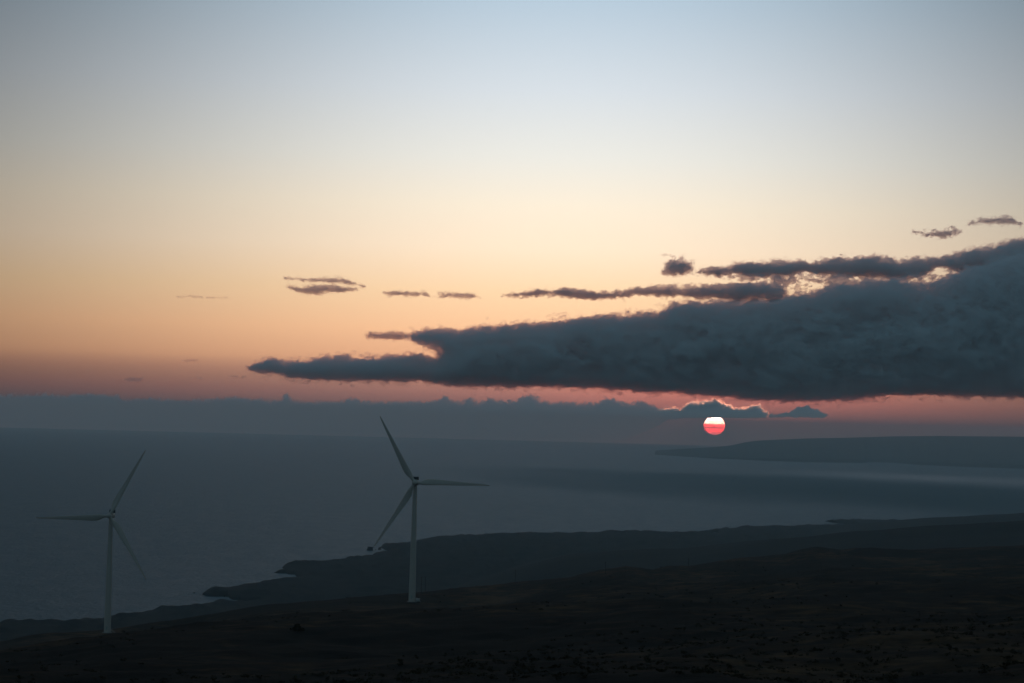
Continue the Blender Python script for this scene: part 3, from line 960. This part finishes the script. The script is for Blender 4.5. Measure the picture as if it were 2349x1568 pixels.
# ------------------------------------------------------------------ power poles
WOOD = principled('weathered_pole_wood', (0.055, 0.045, 0.036), 0.9, var=0.25, scale=1.0)
GLASSY = principled('insulator_glaze', (0.10, 0.07, 0.06), 0.3, var=0.1)


def power_pole(px, ytop, ybase, label, rmin, rmax, rz):
    p_, rg = land_at(px, ybase, rmin, rmax)
    a, t_ = az_tan(px + (ybase - ytop) * 0.03, ytop)
    h = 350 - rg * float(t_) - p_.z
    root = empty('power_pole', p_, rz)
    tag(root, label, 'power pole', 'wooden power poles on the hillside')
    b = MB(); b.tube((0, 0, -1), (0, 0, h), 0.24, 0.16, 10); b.build('pole', WOOD, root)
    for zz in (h - 0.7,):
        b = MB(); b.box(-1.3, 1.3, 0.16, 0.30, zz, zz + 0.2); arm = b.build('crossarm', WOOD, root)
        for xx in (-1.2, -0.5, 0.5, 1.2):
            b = MB(); b.tube((xx, 0.23, zz + 0.2), (xx, 0.23, zz + 0.5), 0.08, 0.05, 8); b.build('insulator', GLASSY, arm)
    return root


power_pole(966, 1324, 1369, 'wooden power pole just right of a turbine tower', 1500, 1900, R(70))
power_pole(975, 1323, 1369, 'second wooden power pole right of a turbine tower, beside its twin', 1500, 1900, R(70))
power_pole(1182, 1308, 1338, 'lone wooden power pole standing at the crest against the dark coast', 1600, 2100, R(60))
power_pole(1388.5, 1289, 1318, 'wooden power pole on the grassy mound', 1700, 2200, R(60))
power_pole(1579.5, 1280, 1309, 'wooden power pole on the slope right of the round tree', 1700, 2300, R(60))

# ------------------------------------------------------------------ sea rocks
ROCKM = principled('black_lava_rock', (0.022, 0.022, 0.022), 0.95, var=0.3, scale=0.3)


def sea_rock(px, py, wpx, hpx, label, seed, taper=0.75):
    a, t_ = az_tan(px, py)
    rg = float(sea_range(t_))
    k = rg / FOC
    w_, h_ = wpx * k / 2, hpx * k
    rs = np.random.RandomState(seed)
    rings = []
    n = 22
    ph = rs.uniform(0, 6.28, 4)
    for i, (zz, s) in enumerate(((-0.4, 1.15), (0.0, 1.0), (0.25, 0.97), (0.5, 0.9), (0.75, 0.83), (0.93, taper), (1.0, taper * 0.8))):
        ringp = []
        for j in range(n):
            q = 2 * math.pi * j / n
            rad = s * (1 + 0.12 * math.sin(2 * q + ph[0]) + 0.08 * math.sin(3 * q + ph[1] + i * 0.3) + rs.normal(0, 0.035))
            top = 0.10 * math.sin(q + ph[2]) if i > 4 else 0
            ringp.append((w_ * rad * math.cos(q), w_ * 0.8 * rad * math.sin(q), h_ * (zz + top)))
        rings.append(ringp)
    b = MB(); b.loft(rings, smooth=False)
    o = b.build('sea_rock', ROCKM)
    o.location = (math.sin(a) * rg, math.cos(a) * rg, sea_z(rg))
    tag(o, label, 'rock', 'black rocks off the lava coast')


sea_rock(848.7, 1263.3, 13.5, 8.5, 'flat topped black sea stack, largest of the rocks off the cape', 2, 0.82)
sea_rock(871, 1261.5, 6.5, 5.6, 'smaller blocky sea stack between the largest stack and the cape', 5, 0.8)
sea_rock(861.5, 1261.5, 3.4, 1.2, 'low wave washed rock between the two sea stacks', 7, 0.6)
sea_rock(515.5, 1369.8, 4.0, 5.0, 'pointed black rock in the mouth of the inlet', 9, 0.45)
sea_rock(521.5, 1369.5, 3.0, 3.2, 'small black rock right beside the pointed rock in the inlet', 12, 0.5)
sea_rock(445.5, 1361, 4.0, 1.6, 'low rock awash off the tip of the nearer lava point', 15, 0.5)

# ------------------------------------------------------------------ trees and scrub
LEAF, lt, lo_ = material('dark_scrub_leaves')
lp = lt.n('ShaderNodeBsdfPrincipled')
lg = lt.n('ShaderNodeNewGeometry')
ln_ = lt.noise(lg.outputs['Position'], 0.35, 3.0)
lt.l(lt.mix(ln_, (0.018, 0.014, 0.006, 1), (0.044, 0.030, 0.012, 1)), lp.inputs['Base Color'])
lp.inputs['Roughness'].default_value = 0.9
lp.inputs['Specular IOR Level'].default_value = 0.15
lt.l(lp.outputs[0], lo_.inputs[0])
BARK = principled('grey_bark', (0.05, 0.042, 0.035), 0.95, var=0.25)


def leaf_cloud(rs, n, size, lumps=5, flat=0.75):
    """n small leaf quads spread through a lumpy crown of unit radius; returns verts (n*4,3)"""
    cen = rs.normal(0, 0.42, (lumps, 3)); cen[:, 2] = np.abs(cen[:, 2]) * flat
    rad = rs.uniform(0.35, 0.6, lumps)
    pick = rs.randint(0, lumps, n)
    d = rs.normal(0, 1, (n, 3)); d /= np.linalg.norm(d, axis=1)[:, None]
    c = cen[pick] + d * (rad[pick] * rs.uniform(0.45, 1.05, n) ** 0.6)[:, None] * np.array([1, 1, flat])
    c[:, 2] = np.maximum(c[:, 2], -0.1)
    a = rs.normal(0, 1, (n, 3)); a /= np.linalg.norm(a, axis=1)[:, None]
    b = np.cross(a, rs.normal(0, 1, (n, 3))); b /= np.linalg.norm(b, axis=1)[:, None]
    s = size * rs.uniform(0.6, 1.3, n)[:, None]
    return np.stack([c - a * s - b * s * 0.6, c + a * s - b * s * 0.6, c + a * s * 0.7 + b * s * 0.7, c - a * s * 0.7 + b * s * 0.7], 1)


def tree(px, py, width, height, label, seed, rmin=300, rmax=2600, name='tree', lumps=9, n=900):
    p_, rg = land_at(px, py, rmin, rmax)
    rs = np.random.RandomState(seed)
    root = empty(name, p_)
    tag(root, label, 'tree' if name == 'tree' else 'shrub')
    lv = leaf_cloud(rs, n, 0.11, lumps) * np.array([width / 2, width / 2, height * 0.75]) + np.array([0, 0, height * 0.28])
    v = lv.reshape(-1, 3)
    mesh_np('crown', v, np.arange(len(v)).reshape(-1, 4), LEAF, root, smooth=False)
    b = MB()
    b.tube((0, 0, -0.5), (0.1, 0, height * 0.45), 0.07 * height * 0.5, 0.04 * height * 0.5, 9)
    for k in range(5):
        q = k * 1.3 + rs.uniform(0, 0.6)
        b.tube((0.05, 0, height * 0.25), (math.cos(q) * width * 0.28, math.sin(q) * width * 0.28, height * 0.62), 0.03 * height * 0.5, 0.012 * height * 0.5, 7)
    b.build('trunk', BARK, root)


tree(991, 1350, 3.6, 3.4, 'small bushy tree breaking the crest right of the twin power poles', 3, 1500, 1950)
tree(1499, 1306, 10.0, 4.4, 'broad round dark tree beside the grassy mound', 5, 1700, 2300, n=1600, lumps=14)
tree(681, 1450, 3.8, 2.1, 'round dark shrub alone on the lower grass slope', 7, 300, 1400, name='shrub')
tree(1010, 1384, 1.9, 1.7, 'small dark shrub on the grass right of the transformer cabinet', 9, 1000, 1700, name='shrub', n=300)


def build_scrub():
    rs = np.random.RandomState(8)
    var = [leaf_cloud(rs, 46, 0.17, 4, 0.7) for _ in range(14)]
    N = 7000
    az_ = rs.uniform(R(-15.5), R(15.5), N)
    rr_ = np.exp(rs.uniform(math.log(290), math.log(2700), N))
    x, y = np.sin(az_) * rr_, np.cos(az_) * rr_
    dens = fbm(x, y * 0.5, 130.0, 4, 91) + 0.10 * sstep(900, 300, rr_)
    keep = dens + rs.uniform(-0.25, 0.25, N) > 0.12
    r2_, _ = curve_z(CREST, az_)
    keep &= rr_ < r2_ + 60
    x, y, rr_ = x[keep], y[keep], rr_[keep]
    z = land_z(x, y)
    vs = []
    for i in range(len(x)):
        s = rs.uniform(0.35, 1.05) * (1 + 0.35 * (rr_[i] > 900))
        q = rs.uniform(0, 6.28)
        c, sn = math.cos(q), math.sin(q)
        l = var[i % 14].reshape(-1, 3) * np.array([s, s, s * rs.uniform(0.5, 0.95)])
        vs.append(np.stack([l[:, 0] * c - l[:, 1] * sn + x[i], l[:, 0] * sn + l[:, 1] * c + y[i], l[:, 2] + z[i]], 1))
    v = np.concatenate(vs)
    o = mesh_np('scrub', v, np.arange(len(v)).reshape(-1, 4), LEAF, smooth=False)
    tag(o, 'low dark scrub scattered over the grassy hillside', 'scrub', kind='stuff')
    print('scrub', len(x))


build_scrub()


# ------------------------------------------------------------------ the bird
def build_bird():
    d = 1300.0
    c = ray(1122, 252) * d + np.array(EYE)
    root = empty('bird', c, R(20))
    tag(root, 'tiny dark bird gliding alone high in the pale sky', 'bird')
    fe = principled('bird_feathers', (0.12, 0.12, 0.11), 0.8)
    n = 14
    rings = []
    for y_, r_, zc in ((-0.34, 0.012, 0.02), (-0.29, 0.045, 0.02), (-0.22, 0.055, 0.015), (-0.1, 0.09, 0), (0.05, 0.095, 0), (0.18, 0.06, 0.0), (0.28, 0.03, 0.01), (0.42, 0.015, 0.01)):
        rings.append([(r_ * math.cos(2 * math.pi * i / n), y_, zc + r_ * math.sin(2 * math.pi * i / n)) for i in range(n)])
    b = MB(); b.loft(rings)
    for s in (-1, 1):
        sec = []
        for u_, ch, yy, zz in ((0.05, 0.24, 0.0, 0.04), (0.3, 0.22, -0.04, 0.15), (0.5, 0.18, -0.02, 0.17), (0.75, 0.11, 0.06, 0.13), (0.92, 0.03, 0.14, 0.08)):
            sec.append([(s * u_, yy - ch / 2, zz), (s * u_, yy, zz + 0.025), (s * u_, yy + ch / 2, zz), (s * u_, yy, zz - 0.012)])
        b.loft(sec)
    b.loft([[(-0.03, 0.35, 0.0), (0.03, 0.35, 0.0), (0.03, 0.35, 0.02), (-0.03, 0.35, 0.02)], [(-0.12, 0.55, 0.0), (0.12, 0.55, 0.0), (0.12, 0.55, 0.012), (-0.12, 0.55, 0.012)]])
    b.build('body', fe, root)


build_bird()
